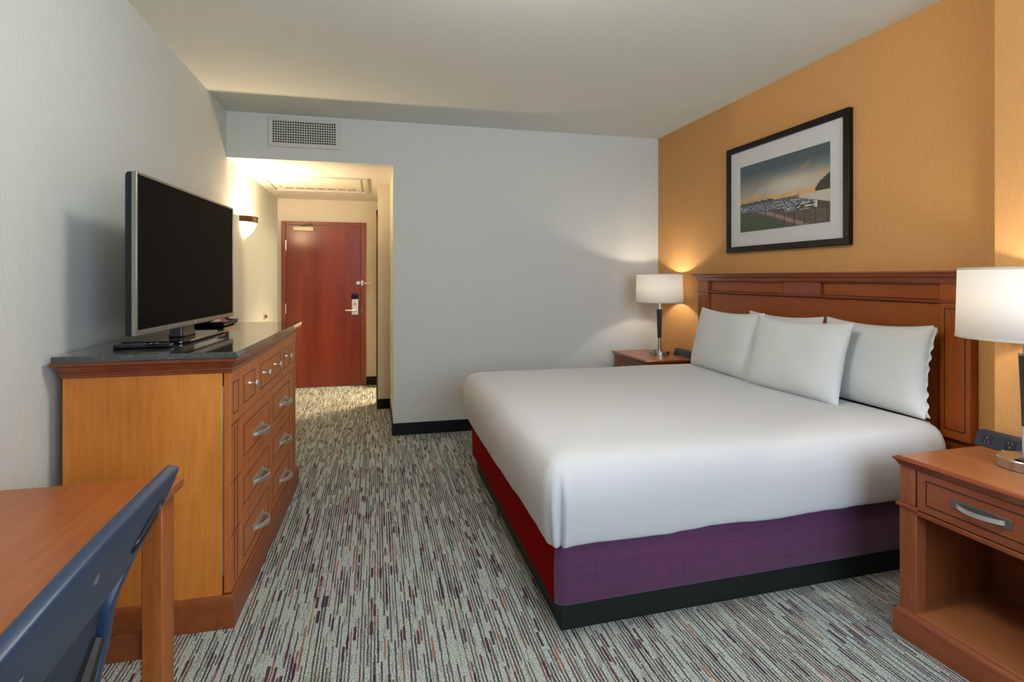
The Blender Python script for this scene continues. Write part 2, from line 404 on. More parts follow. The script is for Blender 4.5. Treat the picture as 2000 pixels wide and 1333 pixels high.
B(-.188, -.165, YD - .034, YD - .03, 1.285, 1.345).build('guard_plate', M['steel'], df)
B(-.188, -.176, YD - .034, YD - .03, .93, 1.0).build('strike_plate', M['steel_dark'], df)

sw = thing('light_switch', 'cream switch plate on the corridor end wall beside the entrance door', 'switch', (-.055, YD, 1.225))
B(-.09, -.02, YD - .008, YD, 1.165, 1.29).build('wall_plate', M['cream'], sw, bevel=.003)
B(-.066, -.044, YD - .013, YD - .008, 1.205, 1.25).build('rocker', M['cream'], sw, bevel=.002)

# ceiling access panel with slots
pn = thing('access_panel', 'cream slotted return air panel in the corridor ceiling', 'ceiling panel', (-.6, 6.15, ZS))
mb = MB()
for a in ((-1.10, -.085, 5.70, 5.73), (-1.10, -.085, 6.58, 6.61), (-1.10, -1.065, 5.73, 6.58), (-.12, -.085, 5.73, 6.58)): mb.box(*a, ZS - .016, ZS)
mb.build('panel_frame', M['vent'], pn, bevel=.003)
B(-1.058, -.155, 5.738, 6.572, ZS - .010, ZS).build('hatch', M['soffit'], pn, bevel=.002)
mb = MB()
for k in range(7): x = -.955 + k * .108; mb.box(x, x + .085, 6.405, 6.43, ZS - .0125, ZS - .0095)
mb.build('slots', M['groove'], pn)
la = MB().lathe((-.99, 6.33, ZS - .013), [(.012, 0), (.012, .004)], 12).build('latch', M['steel_dark'], pn); dup_part(la, (.75, 0, 0))

# supply vent in the header
vx0, vx1, vz0, vz1 = -.872, -.304, 2.474, 2.716
vt = thing('air_vent', 'cream supply air vent with a grid of black holes above the corridor opening', 'vent', ((vx0 + vx1) / 2, YB, vz0))
mb = MB(); ix0, ix1, iz0, iz1 = -.840, -.334, 2.506, 2.692
for a in ((vx0, vx1, vz0, iz0), (vx0, vx1, iz1, vz1), (vx0, ix0, iz0, iz1), (ix1, vx1, iz0, iz1)): mb.box(a[0], a[1], YB - .014, YB, a[2], a[3])
mb.build('vent_frame', M['vent'], vt, bevel=.003)
B(ix0, ix1, YB - .002, YB + .0, iz0, iz1).build('backing', M['void'], vt)
mb = MB(); n = 26
for k in range(n + 1): x = ix0 + (ix1 - ix0) * k / n; mb.box(x - .0032, x + .0032, YB - .014, YB - .004, iz0, iz1)
mb.build('vertical_blades', M['vent'], vt, smooth=False)
mb = MB(); n = 9
for k in range(n + 1): z = iz0 + (iz1 - iz0) * k / n; mb.box(ix0, ix1, YB - .010, YB - .003, z - .0034, z + .0034)
mb.build('horizontal_blades', M['vent'], vt, smooth=False)

# outlets
ol = thing('wall_outlet', 'cream outlet plate on the grey back wall, half hidden by the bed', 'outlet', (.755, YB, .30))
B(.718, .79, YB - .007, YB, .30, .428).build('wall_plate', M['cream'], ol, bevel=.003)
mb = MB()
for z in (.335, .385): mb.lathe((.754, YB - .007, z), [(.017, -.003), (.017, 0)], 20, 'Y')
mb.build('receptacle', M['vent'], ol)
ol = thing('wall_outlet', 'small cream outlet on the corridor wall above the far end of the dresser', 'outlet', (XL, 6.54, .92))
B(XL, XL + .007, 6.48, 6.60, .925, 1.0).build('wall_plate', M['cream'], ol, bevel=.003)
B(XL + .007, XL + .03, 6.52, 6.56, .94, .975).build('plug', M['steel_dark'], ol, bevel=.004)

# ------------------------------------------------------------------ wall sconce
sy, sz = 5.56, 1.74
sn = thing('wall_sconce', 'glowing half bowl sconce with a bronze rim on the corridor wall', 'wall lamp', (XL, sy, sz))
def half(prof, mat, name, solid=.004):
    mb = MB(); rings = []
    for r, z, d in prof:
        rings.append([(XL + .001 + d * math.sin(PI * j / 24), sy - r * math.cos(PI * j / 24), z) for j in range(25)])
    mb.loft(rings, False, False, False); return mb.build(name, mat, sn, solid=solid, angle=60)
half([(.012, 1.742, .012), (.055, 1.762, .036), (.10, 1.793, .066), (.138, 1.835, .092), (.160, 1.876, .107), (.167, 1.896, .113)], M['sconce_glass'], 'glass_bowl')
M['bronze'] = plain('antique_bronze', srgb(128, 100, 66), .4, .8)
half([(.167, 1.888, .114), (.171, 1.894, .118), (.169, 1.922, .117), (.177, 1.932, .122), (.177, 1.940, .122)], M['bronze'], 'rim_band', .006)
B(XL, XL + .012, sy - .05, sy + .05, 1.80, 1.92).build('back_plate', M['bronze'], sn, bevel=.003)
MB().lathe((XL + .06, sy, 1.845), [(.004, 0), (.022, .012), (.028, .035), (.02, .06), (.008, .07)], 16).build('bulb', M['bulb'], sn)
pointlight('sconce_light', (XL + .06, sy, 1.935), 72, (1, .72, .44), .025, sn)
# corridor ceiling light beyond the door of the bathroom
sl_ = bpy.data.lights.new('bathroom_light', 'SPOT'); sl_.energy = 210; sl_.color = (1, .76, .47); sl_.spot_size = math.radians(75); sl_.spot_blend = .6; sl_.shadow_soft_size = .22
so_ = bpy.data.objects.new('bathroom_light', sl_); COL.objects.link(so_); so_.location = (.62, 6.75, 2.22)
so_.rotation_euler = (Vector((-.35, 6.35, 0)) - so_.location).to_track_quat('-Z', 'Y').to_euler()
pointlight('bathroom_glow', (.75, 6.75, 2.1), 55, (1, .80, .54), .08)
bl = thing('bathroom_ceiling_lamp', 'round ceiling lamp inside the bathroom off the corridor', 'ceiling lamp', (.75, 6.75, ZS))
MB().lathe((.75, 6.75, ZS), [(.0, -.05), (.06, -.045), (.1, -.02), (.11, 0)], 24).build('diffuser', M['sconce_glass'], bl)

# invented ceiling lamp, out of view, added as fill light for the bedroom
cl = thing('added_ceiling_lamp', 'added round flush fill lamp on the bedroom ceiling, out of view', 'ceiling lamp', (.45, 1.68, ZC))
MB().lathe((.45, 1.68, ZC), [(.19, -.03), (.2, -.028), (.2, 0)], 40).build('rim', M['steel'], cl)
MB().lathe((.45, 1.68, ZC), [(.004, -.12), (.08, -.112), (.14, -.085), (.18, -.03)], 40, cap=False).build('glass_dome', M['dome'], cl, angle=80)
pointlight('added_fill_light', (.45, 1.68, ZC - .17), 52, (1, .95, .88), .18, cl)

# ------------------------------------------------------------------ dresser
K = .0254
def shear(x, y, z): return (x + K * (y - 2.4), y, z)
XF, XBk = -.56, -1.135          # front face, back
DY0, DY1 = 2.405, 3.93
dr = thing('dresser', 'long tall amber wood dresser with ten drawers standing against the left wall', 'dresser', (-.85, 3.16, 0))
S = dict(xf=shear)
mb = MB(); mb.box(XBk, XF - .032, DY0, DY1, .10, 1.01); mb.build('body', M['maple'], dr, bevel=.002, **S)
mb = MB()
pr_ = [(0, 0), (0, .105), (-.004, .112), (-.006, .118), (-.014, .126)]
mb.rectring(pr_, XBk, XF + .018, DY0 - .018, DY1 + .018); mb.build('plinth', M['maple_y'], dr, bevel=.0015, **S)
mb = MB()
mb.rectring([(0, 1.003), (.004, 1.006), (.004, 1.014), (.008, 1.017), (.008, 1.022), (.004, 1.024), (.008, 1.032), (.018, 1.046), (.022, 1.05), (.028, 1.052), (.028, 1.066)], XBk + .0, XF, DY0, DY1)
mb.build('cornice', M['red_edge'], dr, bevel=.001, **S)
B(XBk - .02, XF + .034, DY0 - .036, DY1 + .03, 1.066, 1.09).build('granite_top', M['granite'], dr, bevel=.003, **S)
# front slab: stiles, pilasters, drawers
xa, xb = XF - .026, XF
def plate(name, y0, y1, z0, z1, mat=M['front'], d=0.0):
    return B(xa, xb + d, y0, y1, z0, z1).build(name, mat, dr, bevel=.0018, **S)
def grooves(part, rects, x, w=.0028, depth=.0012, name='panel_groove', xf=shear):
    mb = MB()
    for y0, y1, z0, z1 in rects:
        mb.box(x, x + depth, y0, y1, z0, z0 + w); mb.box(x, x + depth, y0, y1, z1 - w, z1)
        mb.box(x, x + depth, y0, y0 + w, z0, z1); mb.box(x, x + depth, y1 - w, y1, z0, z1)
    return mb.build(name, M['groove'], part, smooth=False, xf=xf)
B(XF - .034, XF - .027, DY0 + .004, DY0 + .012, .20, .95).build('hinge_strip', M['hinge'], dr, **S)
rows = [(.131, .350), (.354, .558), (.562, .789)]
ZT0, ZT1 = .793, 1.003
for y0, y1 in ((DY0 + .001, 2.546), (3.754, DY1)):
    p = plate('pilaster', y0, y1, .131, ZT1)
    grooves(p, [(y0 + .03, y1 - .03, .83, .96)], xb)
    mb = MB()
    for q in (.35, .65): mb.box(xb, xb + .0012, y0 + (y1 - y0) * q, y0 + (y1 - y0) * q + .0025, .15, .78)
    for z in (.352, .56, .791): mb.box(xb, xb + .001, y0, y1, z - .0018, z + .0018)
    mb.build('flute', M['groove'], p, smooth=False, **S)
B(xa, xb - .004, 2.546, 3.754, .128, 1.004).build('carcass_front', M['groove'], dr, **S)
def knob(part, y, z):
    x = xb
    MB().lathe((x, y, z), [(.010, 0), (.007, .004), (.006, .018), (.009, .024), (.017, .030), (.019, .034), (.017, .037), (.004, .039)], 20, 'X').build('knob', M['steel'], part, xf=shear, angle=60)
def pull(part, y, z, w=.20, hgt=.036, x=xb, xf=shear):
    pl = B(x, x + .003, y - w / 2, y + w / 2, z - hgt / 2, z + hgt / 2).build('pull', M['steel'], part, bevel=.001, xf=xf)
    return pl
def bow(parent, y, z, w, x, xf, hh=.013, out=.044):
    n = 14; rings = []
    for k in range(n + 1):
        a = k / n; yy = y - w * .44 + w * .88 * a; o = out * math.sin(PI * a) ** .8 + .001
        hw = hh * (.55 + .45 * math.sin(PI * a))
        zz = z - .002 * math.sin(PI * a)
        rings.append([(x + o + .003, yy, zz - hw), (x + o + .007, yy, zz - hw * .8), (x + o + .007, yy, zz + hw * .8), (x + o + .003, yy, zz + hw), (x + o - .001, yy, zz)])
    return MB().loft(rings).build('bow_handle', M['steel'], parent, xf=xf, angle=50)
def drawer(y0, y1, z0, z1, knobs=(), pl=None, inset=.055):
    d = plate('drawer', y0, y1, z0, z1)
    grooves(d, [(y0 + inset, y1 - inset, z0 + .045, z1 - .045)], xb)
    for ky in knobs: knob(d, ky, (z0 + z1) / 2 + .012)
    if pl is not None:
        p = pull(d, pl, (z0 + z1) / 2 - .02)
        # the bow is a second piece of the drawer
        bow(d, pl, (z0 + z1) / 2 - .02, .20, xb, shear)
    return d
drawer(2.550, 2.857, ZT0, ZT1, (2.69,)); drawer(2.861, 3.459, ZT0, ZT1, (2.97, 3.24)); drawer(3.463, 3.750, ZT0, ZT1, (3.57,))
for z0, z1 in rows:
    drawer(2.550, 3.147, z0, z1, pl=2.868); drawer(3.153, 3.750, z0, z1, pl=3.48)

# ------------------------------------------------------------------ television
ang = math.atan2(.075, 1.157)
W, H = 1.157, .632
tv = thing('television', 'large flat television with a black screen and silver edge on the dresser', 'television', (-.857, 2.978, 1.09), 0, local=True)
tv.rotation_euler = (0, 0, -ang)   # local y runs along the screen, local +x faces the room
z0 = .066
mb = MB(); rings = []
for x, gy, gt, gb in ((-.085, .26, .20, .06), (-.072, .17, .13, .03), (-.040, .012, .014, .004), (-.032, .002, .003, .001), (-.012, 0, 0, 0)):
    rings.append([(x, -W / 2 + gy, z0 + gb), (x, W / 2 - gy, z0 + gb), (x, W / 2 - gy, z0 + H - gt), (x, -W / 2 + gy, z0 + H - gt)])
mb.loft(rings); mb.build('rear_shell', M['tvback'], tv, bevel=.004)
mb = MB(); b = .011; fx = .006
for a in ((-W / 2, W / 2, z0, z0 + .022), (-W / 2, W / 2, z0 + H - b, z0 + H), (-W / 2, -W / 2 + b, z0 + .022, z0 + H - b), (W / 2 - b, W / 2, z0 + .022, z0 + H - b)):
    mb.box(-.004, fx, *a)
mb.build('bezel', M['bezel'], tv, bevel=.002)
mb = MB(); mb.box(-.011, .008, -W / 2 - .004, -W / 2 + .002, z0, z0 + H); mb.build('side_trim', M['bezel'], tv, bevel=.002)
B(-.003, .0025, -W / 2 + b, W / 2 - b, z0 + .022, z0 + H - b).build('screen', M['screen'], tv)
B(fx, fx + .001, -.012, .012, z0 + .006, z0 + .015).build('maker_mark', M['hinge'], tv)
mb = MB(); mb.rectring([(0, .011), (-.002, .03), (-.006, .07), (-.004, .13)], -.075, -.012, -.10, .06); mb.build('stand_neck', M['gloss'], tv, bevel=.006)
mb = MB(); rr = []
for z, g in ((0, -.004), (.004, 0), (.010, 0), (.013, -.004)):
    ring = []
    for (cx, cy, a0) in ((.02, .22, 0), (-.16, .22, PI / 2), (-.16, -.22, PI), (.02, -.22, 1.5 * PI)):
        for q in range(7): a = a0 + PI / 2 * q / 6; ring.append((cx + (.05 + g) * math.cos(a), cy + (.05 + g) * math.sin(a), z))
    rr.append(ring)
mb.loft(rr); mb.build('stand_base', M['gloss'], tv)
rc = thing('remote_control', 'slim dark remote control lying on the granite in front of the television stand', 'remote control', (-.93, 2.60, 1.09), math.radians(4), local=True)
B(-.11, .10, -.022, .022, 0, .016).build('casing', M['gloss'], rc, bevel=.006, seg=3)
mb = MB()
for i in range(6):
    for j in range(3): mb.lathe((-.07 + i * .022, -.012 + j * .012, .016), [(.0038, 0), (.0034, .0016)], 10)
mb.build('buttons', M['steel_dark'], rc)

# tray with small packets behind the television
ty = thing('serving_tray', 'black tray of drink packets behind the far end of the television', 'tray', (-1.0, 3.72, 1.09), math.radians(-2), local=True)
mb = MB(); mb.rectring([(0, 0), (.012, .004), (.02, .03), (.016, .03), (.008, .008), (-.004, .006)], -.13, .12, -.13, .13); mb.build('tray_body', M['gloss'], ty, bevel=.0015)
M['foil'] = plain('silver_foil', srgb(200, 200, 200), .25, .9); M['pink'] = plain('pink_sachet', srgb(196, 96, 100), .5); M['paper'] = plain('white_paper', srgb(225, 222, 215), .7); M['darkbox'] = plain('dark_carton', srgb(30, 30, 34), .4)
def packet(x, y, rz, mat, lab, w=.05, d=.07, t_=.012, up=0.0, tilt=0.0):
    o = thing('drink_packet', lab, 'packet', (x, y, 1.097 + up), rz, 'drink packets on the black tray', local=True)
    o.rotation_euler = (tilt, 0, rz)
    mb = MB(); mb.grid(lambda u, v: ((u - .5) * w, (v - .5) * d, t_ * (1 - (2 * u - 1) ** 2) * (1 - (2 * v - 1) ** 4)), 8, 10)
    mb.grid(lambda u, v: ((u - .5) * w, (v - .5) * d, 0), 1, 1)
    mb.build('pouch', mat, o, angle=60, solid=.0012)
    B(-w / 2, w / 2, d / 2 - .004, d / 2 + .006, -.0005, .0015).build('crimped_end', mat, o)
packet(-.94, 3.66, .3, M['paper'], 'white drink packet at the near end of the black tray', tilt=.2)
packet(-.955, 3.72, -.4, M['foil'], 'silver foil drink packet in the middle of the black tray', up=.012, tilt=.3)
packet(-.93, 3.79, .7, M['pink'], 'pink drink packet at the far end of the black tray', up=.018, tilt=.25)
packet(-1.03, 3.70, .1, M['foil'], 'silver foil drink packet against the wall side of the black tray', up=.004)
cb = thing('carton', 'small dark carton standing upright at the far corner of the black tray', 'box', (-.94, 3.85, 1.0965), .1, local=True)
B(-.03, .03, -.02, .02, 0, .085).build('box_body', M['darkbox'], cb, bevel=.002)
B(-.032, .032, -.022, .022, .078, .088).build('lid', M['darkbox'], cb, bevel=.002)

# ------------------------------------------------------------------ desk
def dsh(x, y, z): return (x + .07 * (y - 1.97) * max(0, min(1, (x + 1.13) / .45)), y, z)
dk = thing('desk', 'cherry writing desk with square legs at the left wall in front of the dresser', 'desk', (-.9, 1.2, 0))
D = dict(xf=dsh)
mb = MB(); mb.rectring([(-.012, .705), (-.004, .709), (-.002, .718), (.0, .722), (.0, .738), (-.004, .743)], -1.13, -.600, .32, 1.985)
mb.build('top', M['desk_top'], dk, bevel=.0015, **D)
mb = MB(); mb.box(-1.12, -.632, 1.935, 1.955, .64, .706); mb.box(-1.12, -.632, .34, .36, .64, .706); mb.box(-.66, -.64, .36, 1.94, .64, .706); mb.box(-1.12, -1.10, .36, 1.94, .64, .706)
mb.build('apron', M['maple_y'], dk, bevel=.001, **D)
for x, y in ((-.686, 1.898), (-.686, .34), (-1.12, 1.898), (-1.12, .34)):
    mb = MB(); mb.rectring([(0, 0), (0, .706)], x, x + .058, y, y + .085); mb.build('leg', M['leg'], dk, bevel=.004, **D)
mb = MB(); mb.box(-1.065, -.684, 1.93, 1.955, .205, .285); mb.build('stretcher', M['maple_y'], dk, bevel=.003, **D)

# ------------------------------------------------------------------ office chair
ch = thing('office_chair', 'dark blue mesh backed office chair pulled up to the desk', 'chair', (-.68, .82, 0))
def lerp(tab, z):
    if z <= tab[0][0]: return tab[0][1]
    for (a, p), (b_, q) in zip(tab, tab[1:]):
        if z <= b_: u = (z - a) / (b_ - a); u = u * u * (3 - 2 * u) if False else u; return p + (q - p) * u
    return tab[-1][1]
WT = [(.50, .170), (.60, .180), (.75, .198), (.80, .218), (.864, .210), (.90, .230), (.955, .268), (1.0, .298), (1.04, .306), (1.08, .308)]
XT = [(.50, -.46), (.60, -.438), (.72, -.418), (.80, -.410), (.864, -.399), (.90, -.388), (.955, -.368), (1.00, -.350), (1.04, -.336), (1.07, -.330)]
def bk(u, v, dx=0.0):
    s = 2 * u - 1
    zt = 1.060 - .019 * s * s - .018 * min(s, 0) ** 2; zb = .52 + .02 * s * s
    z = zb + (zt - zb) * v
    w = lerp(WT, z); x = lerp(XT, z) - .010 * s * s - .010 * s
    return (x + dx, .82 + s * w, z)
NU, NV = 24, 28
inner = lambda i, j: (2 <= i < NU - 2) and (2 <= j < 21)
mb = MB(); mb.grid(lambda u, v: bk(u, v), NU, NV, lambda i, j: not inner(i, j))
mb.build('backrest_frame', M['chairp'], ch, solid=.022, bevel=.005, subsurf=1, angle=60)
mb = MB(); mb.grid(lambda u, v: bk(u, v, -.004), NU, NV, inner); mb.build('backrest_mesh', M['mesh'], ch, angle=60)
# oval outline of the grip and the screw plugs on the rear face
def onback(s, v, d=.0125): p = bk((s + 1) / 2, v); return (p[0] + d, p[1], p[2])
pts = []
for k in range(33):
    q = 2 * PI * k / 32; yy = 1.005 + .056 * math.cos(q); zz = .985 + .024 * math.sin(q) + .012 * math.cos(q)
    pts.append((lerp(XT, zz) - .010 * ((yy - .82) / .27) ** 2 - .010 * (yy - .82) / .27 + .0138, yy, zz))
MB().tube(pts, .0020, 6).build('grip_outline', M['black'], ch)
for yy, zz in ((.785, 1.012), (.655, .982)):
    p = (lerp(XT, zz) + .0105, yy, zz); MB().lathe(p, [(.0085, -.004), (.0085, .001), (.004, .003)], 16, 'X').build('screw_plug', M['hinge'], ch)
mb = MB(); mb.tube([(-.40, .82, .80), (-.40, .82, .68), (-.39, .82, .55), (-.47, .82, .45), (-.60, .82, .42)], [.02, .03, .035, .035, .03], 12)
mb.tube([(-.402, .82, .70), (-.42, .93, .78), (-.42, .985, .82)], [.022, .018, .012], 10); mb.tube([(-.402, .82, .70), (-.42, .71, .78), (-.42, .655, .82)], [.022, .018, .012], 10)
mb.build('back_support', M['black'], ch)
mb = MB(); mb.rectring([(-.05, .455), (-.01, .465), (0, .49), (-.01, .515), (-.05, .525)], -.92, -.44, .59, 1.05); mb.build('seat', M['chairp'], ch, bevel=.02, seg=3)
for s in (1, -1):
    y = .82 + s * .29
    mb = MB(); mb.tube([(-.66, .82 + s * .2, .46), (-.66, y, .48), (-.65, y, .60), (-.64, y, .655)], [.018, .02, .02, .02], 10)
    ar = mb.build('armrest', M['black'], ch)
    mb = MB(); mb.rectring([(-.012, .652), (0, .660), (0, .675), (-.012, .684)], -.77, -.51, y - .042, y + .042); mb.build('arm_pad', M['armpad'], ar, bevel=.012, seg=3)
MB().lathe((-.68, .82, .09), [(.03, 0), (.03, .18), (.022, .18), (.022, .36)], 18).build('gas_column', M['black'], ch)
mb = MB()
for k in range(5):
    a = 2 * PI * k / 5 + .3; mb.tube([(-.68 + .02 * math.cos(a), .82 + .02 * math.sin(a), .105), (-.68 + .28 * math.cos(a), .82 + .28 * math.sin(a), .075)], [.028, .017], 10)
mb.build('star_base', M['black'], ch)
for k in range(5):
    a = 2 * PI * k / 5 + .3
    MB().lathe((-.68 + .28 * math.cos(a), .82 + .28 * math.sin(a) - .018, .028), [(.02, 0), (.028, .004), (.028, .032), (.02, .036)], 16, 'Y').build('caster', M['black'], ch)

# ------------------------------------------------------------------ bed
def bsh(x, y, z):
    # the near side runs a touch inwards towards the headboard
    f = max(0.0, min(1.0, (3.0 - y) / .94)); return (x, y + .035 * (x - .70) * f, z)
bd = thing('bed', 'king bed with crimson and purple box spring cover on a black plinth', 'bed', (1.6, 3.0, 0))
mb = MB(); mb.box(.70, 2.60, 2.062, 3.93, 0, .125); mb.build('plinth', M['plinth'], bd, bevel=.003, xf=bsh)
def rr_ring(x0, x1, y0, y1, r, z, n=8, e=0.0):
    pts = []
    for cx, cy, a0 in ((x1 - r, y1 - r, 0), (x0 + r, y1 - r, PI / 2), (x0 + r, y0 + r, PI), (x1 - r, y0 + r, 1.5 * PI)):
        for q in range(n + 1): a = a0 + PI / 2 * q / n; pts.append((cx + (r + e) * math.cos(a), cy + (r + e) * math.sin(a), z))
    return pts
mb = MB(); rings = []
for z, e in ((.118, -.02), (.116, -.004), (.122, .0), (.18, .003), (.26, .004), (.33, .0), (.38, -.006), (.40, -.03)):
    rings.append(rr_ring(.668, 2.60, 2.028, 3.965, .045, z, 8, e))
mb.loft(rings)
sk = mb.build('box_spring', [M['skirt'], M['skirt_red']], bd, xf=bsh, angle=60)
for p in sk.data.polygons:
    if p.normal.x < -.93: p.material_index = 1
mb = MB(); mb.loft([rr_ring(.64, 2.59, 2.0, 3.97, .06, z, 6, e) for z, e in ((.40, -.01), (.42, 0), (.66, 0), (.69, -.02))]); mb.build('mattress', M['sheet'], bd, xf=bsh)

# sheet drawn over the mattress and tucked at the box spring
def outline(n_per=60):
    x0, x1, y0, y1, r = .602, 2.605, 1.945, 4.02, .085
    P = []
    def seg(a, b, n):
        for k in range(n): t_ = k / n; P.append((a[0] + (b[0] - a[0]) * t_, a[1] + (b[1] - a[1]) * t_))
    def arc(cx, cy, a0, n=24):
        for k in range(n): a = a0 + PI / 2 * k / n; P.append((cx + r * math.cos(a), cy + r * math.sin(a)))
    seg((x0 + r, y0), (x1 - r, y0), n_per); arc(x1 - r, y0 + r, -PI / 2); seg((x1, y0 + r), (x1, y1 - r), n_per); arc(x1 - r, y1 - r, 0)
    seg((x1 - r, y1), (x0 + r, y1), n_per); arc(x0 + r, y1 - r, PI / 2); seg((x0, y1 - r), (x0, y0 + r), n_per); arc(x0 + r, y0 + r, PI)
    return P
OL = outline(); cx, cy = 1.6, 2.985
def nrm(i):
    a = OL[i - 1]; b_ = OL[(i + 1) % len(OL)]; dx, dy = b_[0] - a[0], b_[1] - a[1]; l = math.hypot(dx, dy) or 1; return (dy / l, -dx / l)
NR = [nrm(i) for i in range(len(OL))]
prof = [(.075, .385), (.055, .372), (.040, .368), (.026, .372), (.020, .39), (.012, .43), (.004, .49), (.0, .55), (.004, .605), (.016, .646), (.036, .678)]
rings = []
for k, (ins, z) in enumerate(prof):
    ring = []
    for i, (px, py) in enumerate(OL):
        nx, ny = NR[i]
        low = max(0, 1 - (z - .368) / .2)
        wv = noise.noise(Vector((px * 4, py * 4, 1.3))) * .009 * low + noise.noise(Vector((px * 14, py * 14, 5.0))) * .004 * low
        wob = noise.noise(Vector((px * 3, py * 3, z * 4))) * .006 + noise.noise(Vector((px * 18, py * 18, z * 3))) * .0025 * low
        # pleat where the sheet is folded at the foot corners
        d = math.hypot(px - .66, py - 1.95); cr = math.exp(-(d / .009) ** 2) * .020 * max(0, min(1, (.64 - z) / .1)); bul = math.exp(-((d - .028) / .014) ** 2) * .009 * max(0, min(1, (.64 - z) / .1))
        e = ins - wob + cr - bul
        ring.append((px - nx * e, py - ny * e, z + wv + .012 * (1 - low) * 0))
    rings.append(ring)
last = rings[-1]
for s, dz in ((.975, .016), (.945, .026), (.90, .033), (.82, .037), (.65, .041), (.42, .044), (.2, .045)):
    rings.append([(cx + (x - cx) * s, cy + (y - cy) * s, z + dz + noise.noise(Vector((x * s * 3, y * s * 3, 2))) * .003) for x, y, z in last])
mb = MB(); mb.loft(rings, False, False)
n_ = len(OL); o_ = len(mb.v) - n_; mb.v.append((cx, cy, rings[-1][0][2] + .001))
mb.f += [(o_ + j, o_ + (j + 1) % n_, len(mb.v) - 1) for j in range(n_)]
tag(mb.build('bed_sheet', M['sheet'], xf=bsh, at=(1.6, 2.985, .37), angle=70, subsurf=1), 'smooth white sheet drawn tight over the king bed mattress', 'sheet')

# pillows
def pillow(lab, base, yaw, lean, w, h_, th, seed, hem=None):
    X = Vector((math.sin(yaw), -math.cos(yaw), 0))          # along the headboard, towards the camera side
    out = Vector((-math.cos(yaw), -math.sin(yaw), 0))        # towards the foot of the bed
    Z = (Vector((0, 0, 1)) * math.cos(lean) - out * math.sin(lean)).normalized()
    Yv = Z.cross(X).normalized()
    mat = Matrix((X, Yv, Z)).transposed().to_4x4(); mat.translation = Vector(base)
    def shape(u, v, sgn):
        a, b_ = 2 * u - 1, 2 * v - 1
        # corners drawn out into ears, sides slightly hollow
        px = a * (1 - .075 * (1 - b_ ** 2) ** 1 * abs(a) ** 3); pz = b_ * (1 - (.125 if b_ > 0 else .02) * (1 - a ** 2) * abs(b_) ** 3)
        t_ = (max(0, (1 - a ** 4)) ** .62) * (max(0, (1 - b_ ** 4)) ** .62)
        t_ *= .80 + .20 * (1 - b_) * .6
        nz = noise.noise(Vector((px * 2.3 + seed, pz * 2.3, seed * 1.7))) * .006 + noise.noise(Vector((px * 7 + seed, pz * 7, seed))) * .002
        edge = min(1, t_ * 4)
        wr = noise.noise(Vector((px * 9, pz * 25 + seed, 3))) * .004 * (1 - edge) * (1 if abs(a) > .8 else 0)
        sag = -.016 * (1 - abs(b_)) * 0
        return (px * w / 2 + wr, sgn * (th / 2 * t_ + nz * edge) + (0 if edge else 0), (pz + 1) * h_ / 2 + sag)
    mb = MB(); n1, n2 = 34, 26
    mb.grid(lambda u, v: shape(u, v, 1), n1, n2); mb.grid(lambda u, v: shape(u, v, -1), n1, n2)
    o = mb.build('pillow', M['pillow'], angle=80, weld=True, subsurf=1)
    o.matrix_world = mat; LOC[o.name] = (0, 0, 0)
    tag(o, lab, 'pillow', 'white pillows leaning on the headboard')
    if hem:
        mb = MB()
        def fr(u, v):
            b_ = 2 * v - 1
            z = (b_ * .93 + 1) * h_ / 2; ruff = math.sin(v * 60) * .004 + noise.noise(Vector((v * 14, seed, u))) * .008
            return (w / 2 * (1 - .075 * (1 - b_ * b_)) - .025 + .030 * u + ruff * u * .6, .006 + math.sin(v * 47 + seed) * .006 * u, z)
        mb.grid(fr, 6, 60); mb.build('pillowcase_hem', M['pillow'], o, angle=80, solid=.003)
    return o
ZP = .703
pillow('back right white pillow with a ruffled open end, nearest the close lamp', (2.515, 2.41, ZP), 0.0, math.radians(7), .665, .462, .15, 2.2, hem=True)
pillow('back white pillow, mostly hidden behind the two front pillows', (2.515, 3.09, ZP), .0, math.radians(7), .69, .458, .15, 4.1)
pillow('front left white pillow on the far side of the bed beside the far lamp', (2.345, 3.47, ZP), -.06, math.radians(12), .80, .468, .15, 6.3)
pillow('front middle white pillow overlapping its neighbours on both sides', (2.31, 2.755, ZP), .05, math.radians(14), .72, .462, .16, 8.7)

# ------------------------------------------------------------------ headboard
hb = thing('headboard', 'wide cherry headboard with moulded cornice and inset panels on the ochre wall', 'headboard', (2.66, 3.08, .55))
hy0, hy1 = 1.972, 4.188
HX = 2.638
B(2.668, XR - .001, hy0 + .002, hy1 - .002, .50, 1.37).build('back_panel', M['head'], hb, bevel=.001)
mb = MB(); mb.rectring([(0, 1.352), ((.004, 0, .004, .004), 1.358), ((.008, 0, .008, .008), 1.366), ((.010, 0, .01, .01), 1.378), ((.022, 0, .02, .02), 1.388), ((.026, 0, .024, .024), 1.394), ((.026, 0, .024, .024), 1.402), ((.038, 0, .036, .036), 1.405), ((.038, 0, .036, .036), 1.414)], HX - .004, XR - .001, hy0, hy1)
mb.build('cornice', M['red_edge'], hb, bevel=.001)
for y0, y1, yi in ((hy0, 2.115, 1), (4.045, hy1, -1)):
    p = B(HX, 2.67, y0, y1, .62, 1.262).build('pilaster', M['head_v'], hb, bevel=.002)
    grooves(p, [(y0 + .022, y1 - .022, .66, 1.235)], HX - .0012, .004, .0012, xf=None)
    B(HX - .002, 2.67, y0, y1, 1.272, 1.352).build('frieze_block', M['head_v'], hb, bevel=.002)
B(HX, 2.67, 2.86, 3.17, 1.272, 1.352).build('frieze_block', M['red_edge'], hb, bevel=.002)
for y0, y1 in ((2.125, 2.855), (3.175, 4.035)): B(2.658, 2.67, y0, y1, 1.276, 1.350).build('frieze_panel', M['head'], hb, bevel=.001)
